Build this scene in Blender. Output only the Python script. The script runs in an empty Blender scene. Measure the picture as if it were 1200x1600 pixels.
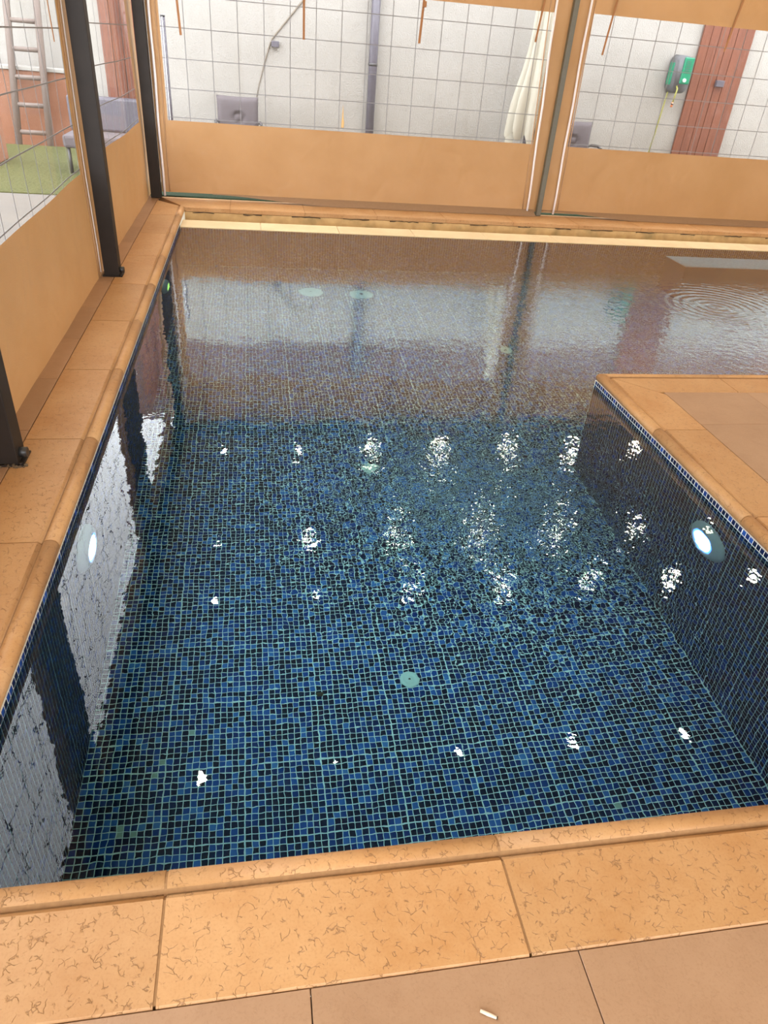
import bpy, bmesh, math, random
import numpy as np
from mathutils import Matrix, Vector
random.seed(7); RNG = np.random.default_rng(7)
scene = bpy.context.scene
COL = scene.collection

# ------------------------------------------------------------------ camera, sky, exposure
cam_data = bpy.data.cameras.new('camera'); cam = bpy.data.objects.new('camera', cam_data); COL.objects.link(cam)
cam_data.sensor_fit = 'VERTICAL'; cam_data.sensor_height = 36.0; cam_data.lens = 1094.95 / 1600 * 36.0
cam_data.clip_start = 0.02; cam_data.clip_end = 200
def cam_matrix(pitch, roll, yaw, loc):
    c, s = math.cos, math.sin
    fw = Vector((s(yaw) * c(pitch), c(yaw) * c(pitch), -s(pitch)))
    r = Vector((c(yaw), -s(yaw), 0)); u = r.cross(fw)
    r2 = c(roll) * r + s(roll) * u; u2 = -s(roll) * r + c(roll) * u
    m = Matrix((r2, u2, -fw)).transposed().to_4x4(); m.translation = loc
    return m
cam.matrix_world = cam_matrix(math.radians(33.646), math.radians(5.062), math.radians(11.773), Vector((0, 0, 1.55)))
scene.camera = cam
SKY = 7.0
world = bpy.data.worlds.new('overcast_sky'); scene.world = world; world.use_nodes = True
bg = world.node_tree.nodes['Background']; bg.inputs[0].default_value = (0.93, 0.965, 1.02, 1); bg.inputs[1].default_value = SKY
scene.view_settings.view_transform = 'Standard'; scene.view_settings.look = 'None'
scene.view_settings.exposure = 0.0; scene.view_settings.gamma = 1.0; scene.view_settings.use_curve_mapping = False
scene.cycles.max_bounces = 8; scene.cycles.diffuse_bounces = 3; scene.cycles.glossy_bounces = 3; scene.cycles.transmission_bounces = 6; scene.cycles.adaptive_threshold = 0.02
LAMP = 5.5              # watts of each ceiling downlight

# ------------------------------------------------------------------ measures (metres)
XL, XR, YF, YD, YB = -0.72, 2.0, 0.90, 3.70, 7.38      # pool edges: left, deck, front, deck end, weir
XE = 8.2                                               # far right end of the pool
ZW, ZF = -0.067, -1.33                                 # water level, pool floor
XC, YC = -1.12, 8.45                                   # curtain planes: left, back
ZC = 2.66                                              # ceiling
P = 0.0257                                             # mosaic pitch

# ------------------------------------------------------------------ node helpers
def mat(name):
    m = bpy.data.materials.new(name); m.use_nodes = True
    nt = m.node_tree; nt.nodes.clear()
    out = nt.nodes.new('ShaderNodeOutputMaterial')
    return m, nt, out
def N(nt, kind, **kw):
    n = nt.nodes.new('ShaderNode' + kind)
    for k, v in kw.items():
        if k.startswith('i_'): n.inputs[int(k[2:]) if k[2:].isdigit() else k[2:].replace('_', ' ')].default_value = v
        else: setattr(n, k, v)
    return n
def L(nt, a, b): nt.links.new(a, b)
def math_n(nt, op, a, b=None, c=None, clamp=False):
    n = nt.nodes.new('ShaderNodeMath'); n.operation = op; n.use_clamp = clamp
    for i, v in enumerate((a, b, c)):
        if v is None: continue
        if isinstance(v, (int, float)): n.inputs[i].default_value = v
        else: nt.links.new(v, n.inputs[i])
    return n.outputs[0]
def mixc(nt, fac, a, b, blend='MIX'):
    n = nt.nodes.new('ShaderNodeMix'); n.data_type = 'RGBA'; n.blend_type = blend
    for i, v in ((0, fac), (6, a), (7, b)):
        if isinstance(v, (int, float)): n.inputs[i].default_value = v
        elif isinstance(v, tuple): n.inputs[i].default_value = v if len(v) == 4 else v + (1,)
        else: nt.links.new(v, n.inputs[i])
    return n.outputs[2]
def ramp(nt, fac, stops, interp='LINEAR'):
    n = nt.nodes.new('ShaderNodeValToRGB'); n.color_ramp.interpolation = interp
    e = n.color_ramp.elements
    while len(e) < len(stops): e.new(0.5)
    for el, (p, c) in zip(e, stops):
        el.position = p; el.color = c if len(c) == 4 else tuple(c) + (1,)
    nt.links.new(fac, n.inputs[0]); return n.outputs[0]
def noise(nt, vec, scale, detail=4, rough=0.55, dist=0.0):
    n = N(nt, 'TexNoise'); n.inputs['Scale'].default_value = scale; n.inputs['Detail'].default_value = detail
    n.inputs['Roughness'].default_value = rough; n.inputs['Distortion'].default_value = dist
    if vec is not None: nt.links.new(vec, n.inputs['Vector'])
    return n.outputs['Fac']
def bump(nt, h, dist, strength=1.0):
    b = N(nt, 'Bump'); b.inputs['Strength'].default_value = strength; b.inputs['Distance'].default_value = dist
    nt.links.new(h, b.inputs['Height']); return b.outputs['Normal']
def princ(nt, out, col, rough=0.6, normal=None, metal=0.0, spec=0.5):
    p = N(nt, 'BsdfPrincipled')
    if isinstance(col, tuple): p.inputs['Base Color'].default_value = col if len(col) == 4 else col + (1,)
    else: nt.links.new(col, p.inputs['Base Color'])
    if isinstance(rough, (int, float)): p.inputs['Roughness'].default_value = rough
    else: nt.links.new(rough, p.inputs['Roughness'])
    p.inputs['Metallic'].default_value = metal; p.inputs['Specular IOR Level'].default_value = spec
    if normal is not None: nt.links.new(normal, p.inputs['Normal'])
    nt.links.new(p.outputs[0], out.inputs[0]); return p
def pos(nt): return N(nt, 'NewGeometry').outputs['Position']
def plain(name, col, rough=0.5, metal=0.0, vary=0.12, scale=30, bmp=0.0, spec=0.5):
    m, nt, out = mat(name); v = pos(nt)
    n = noise(nt, v, scale)
    c = mixc(nt, n, tuple(x * (1 - vary) for x in col), tuple(min(1, x * (1 + vary)) for x in col))
    princ(nt, out, c, rough, bump(nt, n, bmp) if bmp else None, metal, spec); return m

# ------------------------------------------------------------------ materials
def stone_mat(name, base, light, dark, flecks=1.0, rough=0.5, vein=1.0):
    m, nt, out = mat(name); v = pos(nt)
    rnd = N(nt, 'ObjectInfo').outputs['Random']
    off = N(nt, 'VectorMath', operation='ADD'); L(nt, v, off.inputs[0])
    cmb = N(nt, 'CombineXYZ'); L(nt, math_n(nt, 'MULTIPLY', rnd, 17.0), cmb.inputs[0]); L(nt, cmb.outputs[0], off.inputs[1])
    vv = off.outputs[0]
    big = noise(nt, vv, 3.5, 5, 0.6); mid = noise(nt, vv, 22, 5, 0.65); fine = noise(nt, vv, 160, 3, 0.6)
    c = ramp(nt, big, [(0.3, base), (0.7, light)])
    c = mixc(nt, math_n(nt, 'MULTIPLY', ramp(nt, mid, [(0.42, (0, 0, 0)), (0.72, (1, 1, 1))]), 0.55), c, light)
    c = mixc(nt, math_n(nt, 'MULTIPLY', ramp(nt, fine, [(0.5, (0, 0, 0)), (0.75, (1, 1, 1))]), 0.35), c, dark)
    # worm-like short pits of the limestone: distorted voronoi edges broken up by noise
    dn = N(nt, 'TexNoise'); dn.inputs['Scale'].default_value = 38; dn.inputs['Detail'].default_value = 3; L(nt, vv, dn.inputs['Vector'])
    dv = N(nt, 'VectorMath', operation='MULTIPLY_ADD'); L(nt, dn.outputs['Color'], dv.inputs[0]); dv.inputs[1].default_value = (0.035,) * 3; L(nt, vv, dv.inputs[2])
    vo = N(nt, 'TexVoronoi', feature='DISTANCE_TO_EDGE'); vo.inputs['Scale'].default_value = 44; L(nt, dv.outputs[0], vo.inputs['Vector'])
    edge = ramp(nt, vo.outputs['Distance'], [(0.0, (1, 1, 1)), (0.05, (0, 0, 0))])
    brk = ramp(nt, noise(nt, vv, 42, 3), [(0.50, (0, 0, 0)), (0.58, (1, 1, 1))])
    fl = math_n(nt, 'MULTIPLY', math_n(nt, 'MULTIPLY', edge, brk), 0.75 * flecks)
    c = mixc(nt, fl, c, tuple(x * 0.45 for x in dark))
    tint = math_n(nt, 'MULTIPLY_ADD', rnd, 0.16, 0.92)
    tc = N(nt, 'CombineColor'); [L(nt, tint, tc.inputs[i]) for i in range(3)]
    c = mixc(nt, 1.0, c, tc.outputs[0], 'MULTIPLY')
    h = math_n(nt, 'SUBTRACT', math_n(nt, 'MULTIPLY', mid, 0.4), math_n(nt, 'MULTIPLY', fl, 0.9))
    princ(nt, out, c, rough, bump(nt, h, 0.0025, 0.8), 0, 0.4)
    return m
M = {}
M['coping'] = stone_mat('honey_limestone', (0.375, 0.185, 0.064), (0.46, 0.265, 0.115), (0.27, 0.115, 0.036), flecks=0.8)
M['paving'] = stone_mat('tan_porcelain', (0.29, 0.165, 0.088), (0.355, 0.215, 0.122), (0.22, 0.115, 0.055), flecks=0.12, rough=0.45)
M['weir'] = stone_mat('cream_stone', (0.55, 0.41, 0.22), (0.66, 0.52, 0.31), (0.40, 0.27, 0.12), flecks=0.4)
M['joint'] = plain('sand_joint', (0.27, 0.145, 0.058), 0.9, vary=0.3, scale=60)
def channel_mat():
    m, nt, out = mat('stained_channel_render'); v = pos(nt)
    n = noise(nt, v, 9, 5); g = noise(nt, v, 3, 4)
    c = ramp(nt, n, [(0.3, (0.40, 0.25, 0.10)), (0.7, (0.55, 0.36, 0.16))])
    c = mixc(nt, math_n(nt, 'MULTIPLY', ramp(nt, g, [(0.55, (0, 0, 0)), (0.7, (1, 1, 1))]), 0.6), c, (0.16, 0.13, 0.05))
    princ(nt, out, c, 0.8, bump(nt, n, 0.01)); return m
M['channel'] = channel_mat()
def mosaic_mat():
    m, nt, out = mat('blue_glass_mosaic')
    a = N(nt, 'Attribute', attribute_name='shade').outputs['Fac']
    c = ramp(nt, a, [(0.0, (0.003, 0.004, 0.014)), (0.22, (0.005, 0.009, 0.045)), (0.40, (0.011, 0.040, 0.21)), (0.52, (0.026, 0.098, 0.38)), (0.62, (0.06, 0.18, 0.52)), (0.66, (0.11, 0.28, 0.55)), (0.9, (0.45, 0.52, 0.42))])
    n = noise(nt, pos(nt), 90, 3)
    c = mixc(nt, math_n(nt, 'MULTIPLY', n, 0.3), c, tuple([0.012, 0.04, 0.14]))
    princ(nt, out, c, 0.15, bump(nt, n, 0.0008), 0, 0.12); return m
M['mosaic'] = mosaic_mat()
M['grout'] = plain('pale_grout', (0.80, 0.84, 0.80), 0.85, vary=0.12, scale=40)
M['bench'] = plain('lilac_grey_mosaic', (0.55, 0.52, 0.62), 0.4, vary=0.5, scale=60)
def water_mat():
    m, nt, out = mat('clear_pool_water'); v = pos(nt)
    # ripple strength: calm in front and at the left, lively round the return jet
    d = N(nt, 'VectorMath', operation='DISTANCE'); L(nt, v, d.inputs[0]); d.inputs[1].default_value = (3.77, 5.28, ZW)
    d2 = N(nt, 'VectorMath', operation='DISTANCE'); L(nt, v, d2.inputs[0]); d2.inputs[1].default_value = (0.95, 2.42, ZW)
    def gauss(x, s): return math_n(nt, 'EXPONENT', math_n(nt, 'MULTIPLY', math_n(nt, 'POWER', math_n(nt, 'DIVIDE', x, s), 2.0), -1.0))
    g1 = gauss(d.outputs['Value'], 2.3); g2 = gauss(d2.outputs['Value'], 0.62)
    amp = math_n(nt, 'ADD', math_n(nt, 'ADD', math_n(nt, 'MULTIPLY', g1, 0.0022), math_n(nt, 'MULTIPLY', g2, 0.0030)), 0.00030)
    n1 = noise(nt, v, 21, 2, 0.5); n2 = noise(nt, v, 4.5, 2, 0.5)
    rings = math_n(nt, 'MULTIPLY', math_n(nt, 'SINE', math_n(nt, 'MULTIPLY', d.outputs['Value'], 75.0)), math_n(nt, 'MULTIPLY', gauss(d.outputs['Value'], 0.55), 0.0011))
    h = math_n(nt, 'ADD', math_n(nt, 'MULTIPLY', n1, amp), math_n(nt, 'MULTIPLY', n2, 0.0016))
    h = math_n(nt, 'ADD', h, rings)
    nrm = bump(nt, h, 1.0)
    rf = N(nt, 'BsdfRefraction'); rf.inputs['IOR'].default_value = 1.33; rf.inputs['Roughness'].default_value = 0.0
    rf.inputs['Color'].default_value = (0.59, 0.92, 1.0, 1); L(nt, nrm, rf.inputs['Normal'])
    gl = N(nt, 'BsdfGlossy'); gl.inputs['Roughness'].default_value = 0.0; L(nt, nrm, gl.inputs['Normal'])
    fr = N(nt, 'Fresnel'); fr.inputs['IOR'].default_value = 1.33; L(nt, nrm, fr.inputs['Normal'])
    lw = N(nt, 'LayerWeight'); lw.inputs['Blend'].default_value = 0.5; L(nt, nrm, lw.inputs['Normal'])
    front = math_n(nt, 'SUBTRACT', 1.0, N(nt, 'NewGeometry').outputs['Backfacing'])
    gain = math_n(nt, 'MULTIPLY_ADD', math_n(nt, 'MULTIPLY', math_n(nt, 'POWER', lw.outputs['Facing'], 1.5), front), 4.0, 1.0)
    fac = math_n(nt, 'MAXIMUM', fr.outputs[0], math_n(nt, 'MINIMUM', math_n(nt, 'MULTIPLY', fr.outputs[0], gain), 0.48))
    mx = N(nt, 'MixShader'); L(nt, fac, mx.inputs[0]); L(nt, rf.outputs[0], mx.inputs[1]); L(nt, gl.outputs[0], mx.inputs[2])
    L(nt, mx.outputs[0], out.inputs[0]); return m
M['water'] = water_mat()
def fabric_mat():
    m, nt, out = mat('tan_tarpaulin'); v = pos(nt)
    n = noise(nt, v, 2.2, 4); f = noise(nt, v, 300, 2)
    c = ramp(nt, n, [(0.3, (0.41, 0.222, 0.085)), (0.7, (0.455, 0.258, 0.11))])
    nr = bump(nt, math_n(nt, 'ADD', math_n(nt, 'MULTIPLY', noise(nt, v, 3, 2, 0.45, 0.5), 13.0), f), 0.002)
    p = N(nt, 'BsdfPrincipled'); L(nt, c, p.inputs['Base Color']); p.inputs['Roughness'].default_value = 0.42; L(nt, nr, p.inputs['Normal'])
    t = N(nt, 'BsdfTranslucent'); L(nt, c, t.inputs['Color'])
    mx = N(nt, 'MixShader'); mx.inputs[0].default_value = 0.07; L(nt, p.outputs[0], mx.inputs[1]); L(nt, t.outputs[0], mx.inputs[2])
    L(nt, mx.outputs[0], out.inputs[0]); return m
M['fabric'] = fabric_mat()
M['hem'] = plain('shaded_hem', (0.24, 0.145, 0.08), 0.7)  # tarpaulin hem with its shadow painted into the darker brown
def film_mat():
    m, nt, out = mat('clear_vinyl'); v = pos(nt)
    tr = N(nt, 'BsdfTransparent'); tr.inputs[0].default_value = (0.95, 0.95, 0.94, 1)
    gl = N(nt, 'BsdfGlossy'); gl.inputs['Roughness'].default_value = 0.05
    df = N(nt, 'BsdfDiffuse'); df.inputs[0].default_value = (0.8, 0.8, 0.8, 1)
    fr = N(nt, 'Fresnel'); bf = N(nt, 'NewGeometry').outputs['Backfacing']; L(nt, math_n(nt, 'MULTIPLY_ADD', bf, 1 / 1.07 - 1.07, 1.07), fr.inputs['IOR'])
    m1 = N(nt, 'MixShader'); L(nt, fr.outputs[0], m1.inputs[0]); L(nt, tr.outputs[0], m1.inputs[1]); L(nt, gl.outputs[0], m1.inputs[2])
    m2 = N(nt, 'MixShader'); m2.inputs[0].default_value = 0.03; L(nt, m1.outputs[0], m2.inputs[1]); L(nt, df.outputs[0], m2.inputs[2])
    L(nt, m2.outputs[0], out.inputs[0]); return m
M['film'] = film_mat()
M['thread'] = plain('grey_white_thread', (0.20, 0.195, 0.20), 0.6, vary=0.05)
M['cord'] = plain('white_cord', (0.78, 0.72, 0.72), 0.5, vary=0.1, scale=120)
M['strap'] = plain('brown_webbing', (0.30, 0.13, 0.045), 0.7, vary=0.2, scale=150)
M['seam'] = plain('seam_tape', (0.42, 0.25, 0.13), 0.5)
M['steel'] = plain('black_steel', (0.020, 0.015, 0.012), 0.55, vary=0.35, scale=8, spec=0.25)
M['steel_olive'] = plain('olive_grey_steel', (0.10, 0.09, 0.06), 0.4, vary=0.2)
M['dust'] = plain('dusty_grout', (0.13, 0.09, 0.05), 0.95, vary=0.6, scale=140, bmp=0.01)
M['blackplastic'] = plain('black_plastic', (0.02, 0.02, 0.02), 0.35)
def render_wall_mat(name, a, b):
    m, nt, out = mat(name); v = pos(nt)
    s = noise(nt, v, 1.3, 5, 0.6); g = noise(nt, v, 55, 4, 0.7)
    st = N(nt, 'Mapping'); st.inputs['Scale'].default_value = (6, 6, 0.35); L(nt, v, st.inputs[0])
    streak = ramp(nt, noise(nt, st.outputs[0], 1.0, 4), [(0.58, (0, 0, 0)), (0.75, (1, 1, 1))])
    c = ramp(nt, s, [(0.3, a), (0.7, b)])
    c = mixc(nt, math_n(nt, 'MULTIPLY', streak, 0.22), c, (a[0] * 0.75, a[1] * 0.68, a[2] * 0.55))
    princ(nt, out, c, 0.9, bump(nt, g, 0.007), 0, 0.2); return m
M['white_wall'] = render_wall_mat('white_render', (0.325, 0.306, 0.275), (0.375, 0.356, 0.325))
M['terracotta'] = render_wall_mat('terracotta_render', (0.24, 0.105, 0.06), (0.31, 0.155, 0.10))
M['umber'] = render_wall_mat('umber_cladding', (0.16, 0.10, 0.09), (0.22, 0.14, 0.12))
def wood_mat():
    m, nt, out = mat('red_brown_timber'); v = pos(nt)
    rnd = N(nt, 'ObjectInfo').outputs['Random']
    mp = N(nt, 'Mapping'); mp.inputs['Scale'].default_value = (40, 40, 2.2); L(nt, v, mp.inputs[0])
    g = noise(nt, mp.outputs[0], 1.0, 6, 0.65, 0.4); s = noise(nt, v, 7, 3)
    c = ramp(nt, g, [(0.25, (0.075, 0.019, 0.008)), (0.55, (0.165, 0.046, 0.018)), (0.8, (0.225, 0.075, 0.03))])
    c = mixc(nt, math_n(nt, 'MULTIPLY', ramp(nt, s, [(0.6, (0, 0, 0)), (0.75, (1, 1, 1))]), 0.5), c, (0.26, 0.13, 0.10))
    c = mixc(nt, math_n(nt, 'MULTIPLY', rnd, 0.3), c, (0.22, 0.07, 0.03))
    princ(nt, out, c, 0.55, bump(nt, g, 0.004)); return m
M['wood'] = wood_mat()
M['pipe'] = plain('slate_pipe', (0.10, 0.09, 0.11), 0.4, vary=0.1)
M['cushion'] = plain('grey_taupe_cushion', (0.115, 0.095, 0.10), 0.9, vary=0.1, scale=200)
M['frame_metal'] = plain('dark_chair_metal', (0.06, 0.055, 0.055), 0.4)
M['canvas'] = plain('cream_canvas', (0.46, 0.43, 0.35), 0.85, vary=0.08, scale=20)
M['reel_grey'] = plain('dark_grey_plastic', (0.10, 0.10, 0.105), 0.45)
M['reel_green'] = plain('green_plastic', (0.008, 0.22, 0.115), 0.35, vary=0.08)
M['hose'] = plain('yellow_green_hose', (0.28, 0.27, 0.055), 0.4)
M['orange'] = plain('orange_plastic', (0.7, 0.25, 0.12), 0.4)
M['white_plastic'] = plain('white_plastic', (0.78, 0.78, 0.74), 0.4, vary=0.05)
M['drain'] = plain('ivory_plastic', (0.72, 0.76, 0.68), 0.45, vary=0.06)
M['bezel'] = plain('grey_lamp_bezel', (0.80, 0.72, 0.70), 0.5)
M['leaf'] = plain('dead_leaf', (0.05, 0.03, 0.015), 0.8)
M['lawn'] = plain('lawn_green', (0.070, 0.072, 0.011), 0.95, vary=0.4, scale=25, bmp=0.05)
M['turf'] = plain('dark_turf', (0.018, 0.04, 0.012), 0.95, vary=0.6, scale=120, bmp=0.02)
M['terrace'] = plain('pale_terrace', (0.36, 0.31, 0.25), 0.8, vary=0.1, scale=6)
def membrane_mat():
    m, nt, out = mat('translucent_tan_roof'); v = pos(nt)
    n = noise(nt, v, 1.5, 3)
    c = ramp(nt, n, [(0.3, (0.30, 0.20, 0.11)), (0.7, (0.36, 0.25, 0.15))])
    p = N(nt, 'BsdfDiffuse'); L(nt, c, p.inputs['Color'])
    t = N(nt, 'BsdfTranslucent'); L(nt, c, t.inputs['Color'])
    mx = N(nt, 'MixShader'); mx.inputs[0].default_value = 0.03; L(nt, p.outputs[0], mx.inputs[1]); L(nt, t.outputs[0], mx.inputs[2])
    L(nt, mx.outputs[0], out.inputs[0]); return m
M['ceiling'] = membrane_mat()
M['path'] = plain('grey_tan_path', (0.12, 0.105, 0.088), 0.8, vary=0.1, scale=6)  # even tone, set low to suit the strong open sky
M['beige'] = plain('beige_render', (0.6, 0.48, 0.33), 0.8, vary=0.06, scale=8)
M['ladder'] = plain('brown_grey_ladder', (0.16, 0.12, 0.10), 0.6)
M['stick'] = plain('pale_paper', (0.72, 0.6, 0.45), 0.7)
def emit_mat(name, col, strength):
    m, nt, out = mat(name)
    e = N(nt, 'Emission'); e.inputs[0].default_value = tuple(col) + (1,); e.inputs[1].default_value = strength
    L(nt, e.outputs[0], out.inputs[0]); return m
M['lamp'] = emit_mat('warm_downlight', (1.0, 0.85, 0.66), 4.0)
M['pool_lamp'] = emit_mat('blue_white_led', (0.62, 0.75, 1.0), 14.0)
M['pool_halo'] = emit_mat('blue_bloom_halo', (0.06, 0.16, 1.0), 7.0)  # lamp's blue bloom, added as a glowing ring round the lens
M['pool_lamp_green'] = emit_mat('yellow_green_led', (0.65, 1.0, 0.18), 2.5)

# ------------------------------------------------------------------ mesh helpers
def link(name, me, m=None, parent=None, smooth=False):
    o = bpy.data.objects.new(name, me); COL.objects.link(o)
    if m is not None and not me.materials: me.materials.append(M[m] if isinstance(m, str) else m)
    if parent is not None: o.parent = parent
    if smooth:
        for p in me.polygons: p.use_smooth = True
    return o
def tag(o, label, cat, group=None, kind=None):
    if label: o['label'] = label
    if cat: o['category'] = cat
    if group: o['group'] = group
    if kind: o['kind'] = kind
    return o
def struct(o, label=None):
    o['kind'] = 'structure'
    if label: o['label'] = label; 
    return o
def empty(name, loc=(0, 0, 0), rz=0.0):
    o = bpy.data.objects.new(name, None); COL.objects.link(o); o.location = loc; o.rotation_euler = (0, 0, rz)
    o.empty_display_size = 0.1; return o
def bm_mesh(bm, name):
    bmesh.ops.recalc_face_normals(bm, faces=bm.faces)
    me = bpy.data.meshes.new(name); bm.to_mesh(me); bm.free(); return me
def bm_box(bm, x0, x1, y0, y1, z0, z1, bevel=0.0, seg=2):
    r = bmesh.ops.create_cube(bm, size=1.0); vs = r['verts']
    for v in vs: v.co = Vector(((x0 + x1) / 2 + v.co.x * (x1 - x0), (y0 + y1) / 2 + v.co.y * (y1 - y0), (z0 + z1) / 2 + v.co.z * (z1 - z0)))
    if bevel > 0:
        es = list({e for v in vs for e in v.link_edges})
        bmesh.ops.bevel(bm, geom=es, offset=bevel, segments=seg, affect='EDGES', profile=0.5)
def box(name, x0, x1, y0, y1, z0, z1, m, parent=None, bevel=0.0, seg=2):
    """box whose object origin sits at its base centre"""
    cx, cy = (x0 + x1) / 2, (y0 + y1) / 2
    bm = bmesh.new(); bm_box(bm, x0 - cx, x1 - cx, y0 - cy, y1 - cy, 0, z1 - z0, bevel, seg)
    o = link(name, bm_mesh(bm, name), m, parent); o.location = (cx, cy, z0); return o
def tube_mesh(name, pts, r, seg=8, cap=True, flat=1.0):
    pts = [Vector(p) for p in pts]; bm = bmesh.new(); rings = []
    rr = r if isinstance(r, (list, tuple)) else [r] * len(pts)
    prev = None
    for i, p in enumerate(pts):
        t = (pts[min(i + 1, len(pts) - 1)] - pts[max(i - 1, 0)]).normalized()
        if prev is None: a = t.cross(Vector((0, 0, 1)) if abs(t.z) < 0.9 else Vector((1, 0, 0))).normalized()
        else: a = (prev - t * prev.dot(t)).normalized()
        prev = a; b = t.cross(a)
        rings.append([bm.verts.new(p + (a * math.cos(k * 2 * math.pi / seg) + b * math.sin(k * 2 * math.pi / seg) * flat) * rr[i]) for k in range(seg)])
    for i in range(len(rings) - 1):
        for k in range(seg):
            f = bm.faces.new((rings[i][k], rings[i][(k + 1) % seg], rings[i + 1][(k + 1) % seg], rings[i + 1][k])); f.smooth = True
    if cap: bm.faces.new(rings[0]); bm.faces.new(rings[-1])
    return bm_mesh(bm, name)
def tube(name, pts, r, m, parent=None, seg=8, flat=1.0): return link(name, tube_mesh(name, pts, r, seg, True, flat), m, parent)
def lathe_mesh(name, prof, seg=24, axis='Z', close=True):
    bm = bmesh.new(); rings = []
    def place(x, y, z): return (x, y, z) if axis == 'Z' else ((z, x, y) if axis == 'X' else ((-z, -x, y)))
    for r, z in prof:
        if r < 1e-6: rings.append([bm.verts.new(place(0, 0, z))])
        else: rings.append([bm.verts.new(place(r * math.cos(k * 2 * math.pi / seg), r * math.sin(k * 2 * math.pi / seg), z)) for k in range(seg)])
    for a, b in zip(rings, rings[1:]):
        for k in range(seg):
            k2 = (k + 1) % seg
            vs = [a[k % len(a)], a[k2 % len(a)], b[k2 % len(b)], b[k % len(b)]]
            u = []
            for q in vs:
                if q not in u: u.append(q)
            if len(u) > 2:
                f = bm.faces.new(u); f.smooth = True
    return bm_mesh(bm, name)
def ribbon(name, pts, wdir, w, ndir, t, m, parent):
    bm = bmesh.new(); rings = []; wdir, ndir = Vector(wdir), Vector(ndir)
    for p in pts:
        p = Vector(p); rings.append([bm.verts.new(p + wdir * (a * w / 2) + ndir * (b * t / 2)) for a, b in ((-1, -1), (1, -1), (1, 1), (-1, 1))])
    for a, b in zip(rings, rings[1:]):
        for k in range(4): bm.faces.new((a[k], a[(k + 1) % 4], b[(k + 1) % 4], b[k]))
    bm.faces.new(rings[0]); bm.faces.new(rings[-1])
    return link(name, bm_mesh(bm, name), m, parent)
def copy_tree(o, parent=None):
    c = o.copy(); COL.objects.link(c)
    if parent is not None: c.parent = parent
    for ch in list(o.children): copy_tree(ch, c)
    return c

# ------------------------------------------------------------------ pool mosaic
def tile_coords(a, b):
    """tile starts between a and b, a wider joint after every twelve tiles (mosaic sheets)"""
    out = []; t = a + 0.002; k = 0
    while t + P <= b + 1e-6:
        out.append(t); t += P; k += 1
        if k % 12 == 0: t += 0.0022
    return out
G = 0.0031                   # grout gap
def tile_field(name, origin, u, v, nrm, us, vs, parent, skip=None, pale=(), power=1.35, top=0.64):
    """one mesh of chamfered tiles laid on a surface, with a shade for every tile"""
    U, V = np.meshgrid(np.array(us), np.array(vs), indexing='ij'); U = U.ravel(); V = V.ravel()
    if skip is not None:
        k = ~skip(U, V); U, V = U[k], V[k]
    n = len(U); s = P - G; c = 0.0022; hgt = 0.0016
    lo = np.array([(0, 0), (s, 0), (s, s), (0, s)]); hi = np.array([(c, c), (s - c, c), (s - c, s - c), (c, s - c)])
    off2 = np.vstack([lo, hi]); zz = np.array([0] * 4 + [hgt] * 4)
    jit = RNG.normal(0, 0.00025, (n, 1, 2))
    uv = np.stack([U, V], 1)[:, None, :] + off2[None] + jit
    co = np.array(origin)[None, None] + uv[..., :1] * np.array(u) + uv[..., 1:] * np.array(v) + zz[None, :, None] * np.array(nrm)
    co = co.reshape(-1, 3)
    quads = np.array([(4, 5, 6, 7), (0, 1, 5, 4), (1, 2, 6, 5), (2, 3, 7, 6), (3, 0, 4, 7)])
    if np.dot(np.cross(u, v), nrm) < 0: quads = quads[:, ::-1]
    fc = (np.arange(n)[:, None, None] * 8 + quads[None]).reshape(-1)
    me = bpy.data.meshes.new(name); me.vertices.add(len(co)); me.vertices.foreach_set('co', co.ravel())
    me.loops.add(len(fc)); me.loops.foreach_set('vertex_index', fc.astype(np.int32))
    me.polygons.add(n * 5); me.polygons.foreach_set('loop_start', np.arange(0, n * 20, 4, dtype=np.int32)); me.polygons.foreach_set('loop_total', np.full(n * 5, 4, dtype=np.int32))
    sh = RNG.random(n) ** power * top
    for (pu, pv) in pale: sh[np.argmin((U + s / 2 - pu) ** 2 + (V + s / 2 - pv) ** 2)] = 0.95
    at = me.attributes.new('shade', 'FLOAT', 'FACE'); at.data.foreach_set('value', np.repeat(sh, 5).astype(np.float32))
    me.update(); me.validate()
    o = link(name, me, 'mosaic', parent); o['kind'] = 'stuff'
    return o
def slab(name, x0, x1, y0, y1, z0, z1, m, label):
    return struct(box(name, x0, x1, y0, y1, z0, z1, m), label)

# grout beds of the pool: floor and walls
fl = slab('floor_pool', XL - 0.2, XE + 0.2, YF - 0.2, YB + 0.2, ZF - 0.15, ZF, 'grout', 'pool floor of dark blue mosaic with pale grout')
def local(o): return Matrix.Translation(-o.location)
wl = slab('wall_pool_left', XL - 0.2, XL, YF - 0.2, YB + 0.6, ZF, -0.043, 'grout', 'left pool wall of navy mosaic below the coping')
wf = slab('wall_pool_front', XL, XE, YF - 0.2, YF, ZF, -0.043, 'grout', 'near pool wall of blue mosaic under the front coping')
wr = slab('wall_pool_right', XR, XR + 0.2, YF, YD, ZF, -0.043, 'grout', 'right pool wall of navy mosaic below the deck, with a lamp')
wd = slab('wall_pool_deck_end', XR + 0.2, XE, YD - 0.2, YD, ZF, -0.043, 'grout', 'pool wall at the far end of the deck')
we = slab('wall_pool_end', XE, XE + 0.2, YD, YB, ZF, -0.043, 'grout', 'far right end wall of the pool')
wb = slab('wall_pool_back', XL, XE, YB, YB + 0.3, ZF, ZW - 0.012, 'grout', 'back pool wall of blue mosaic under the overflow edge')

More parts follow.
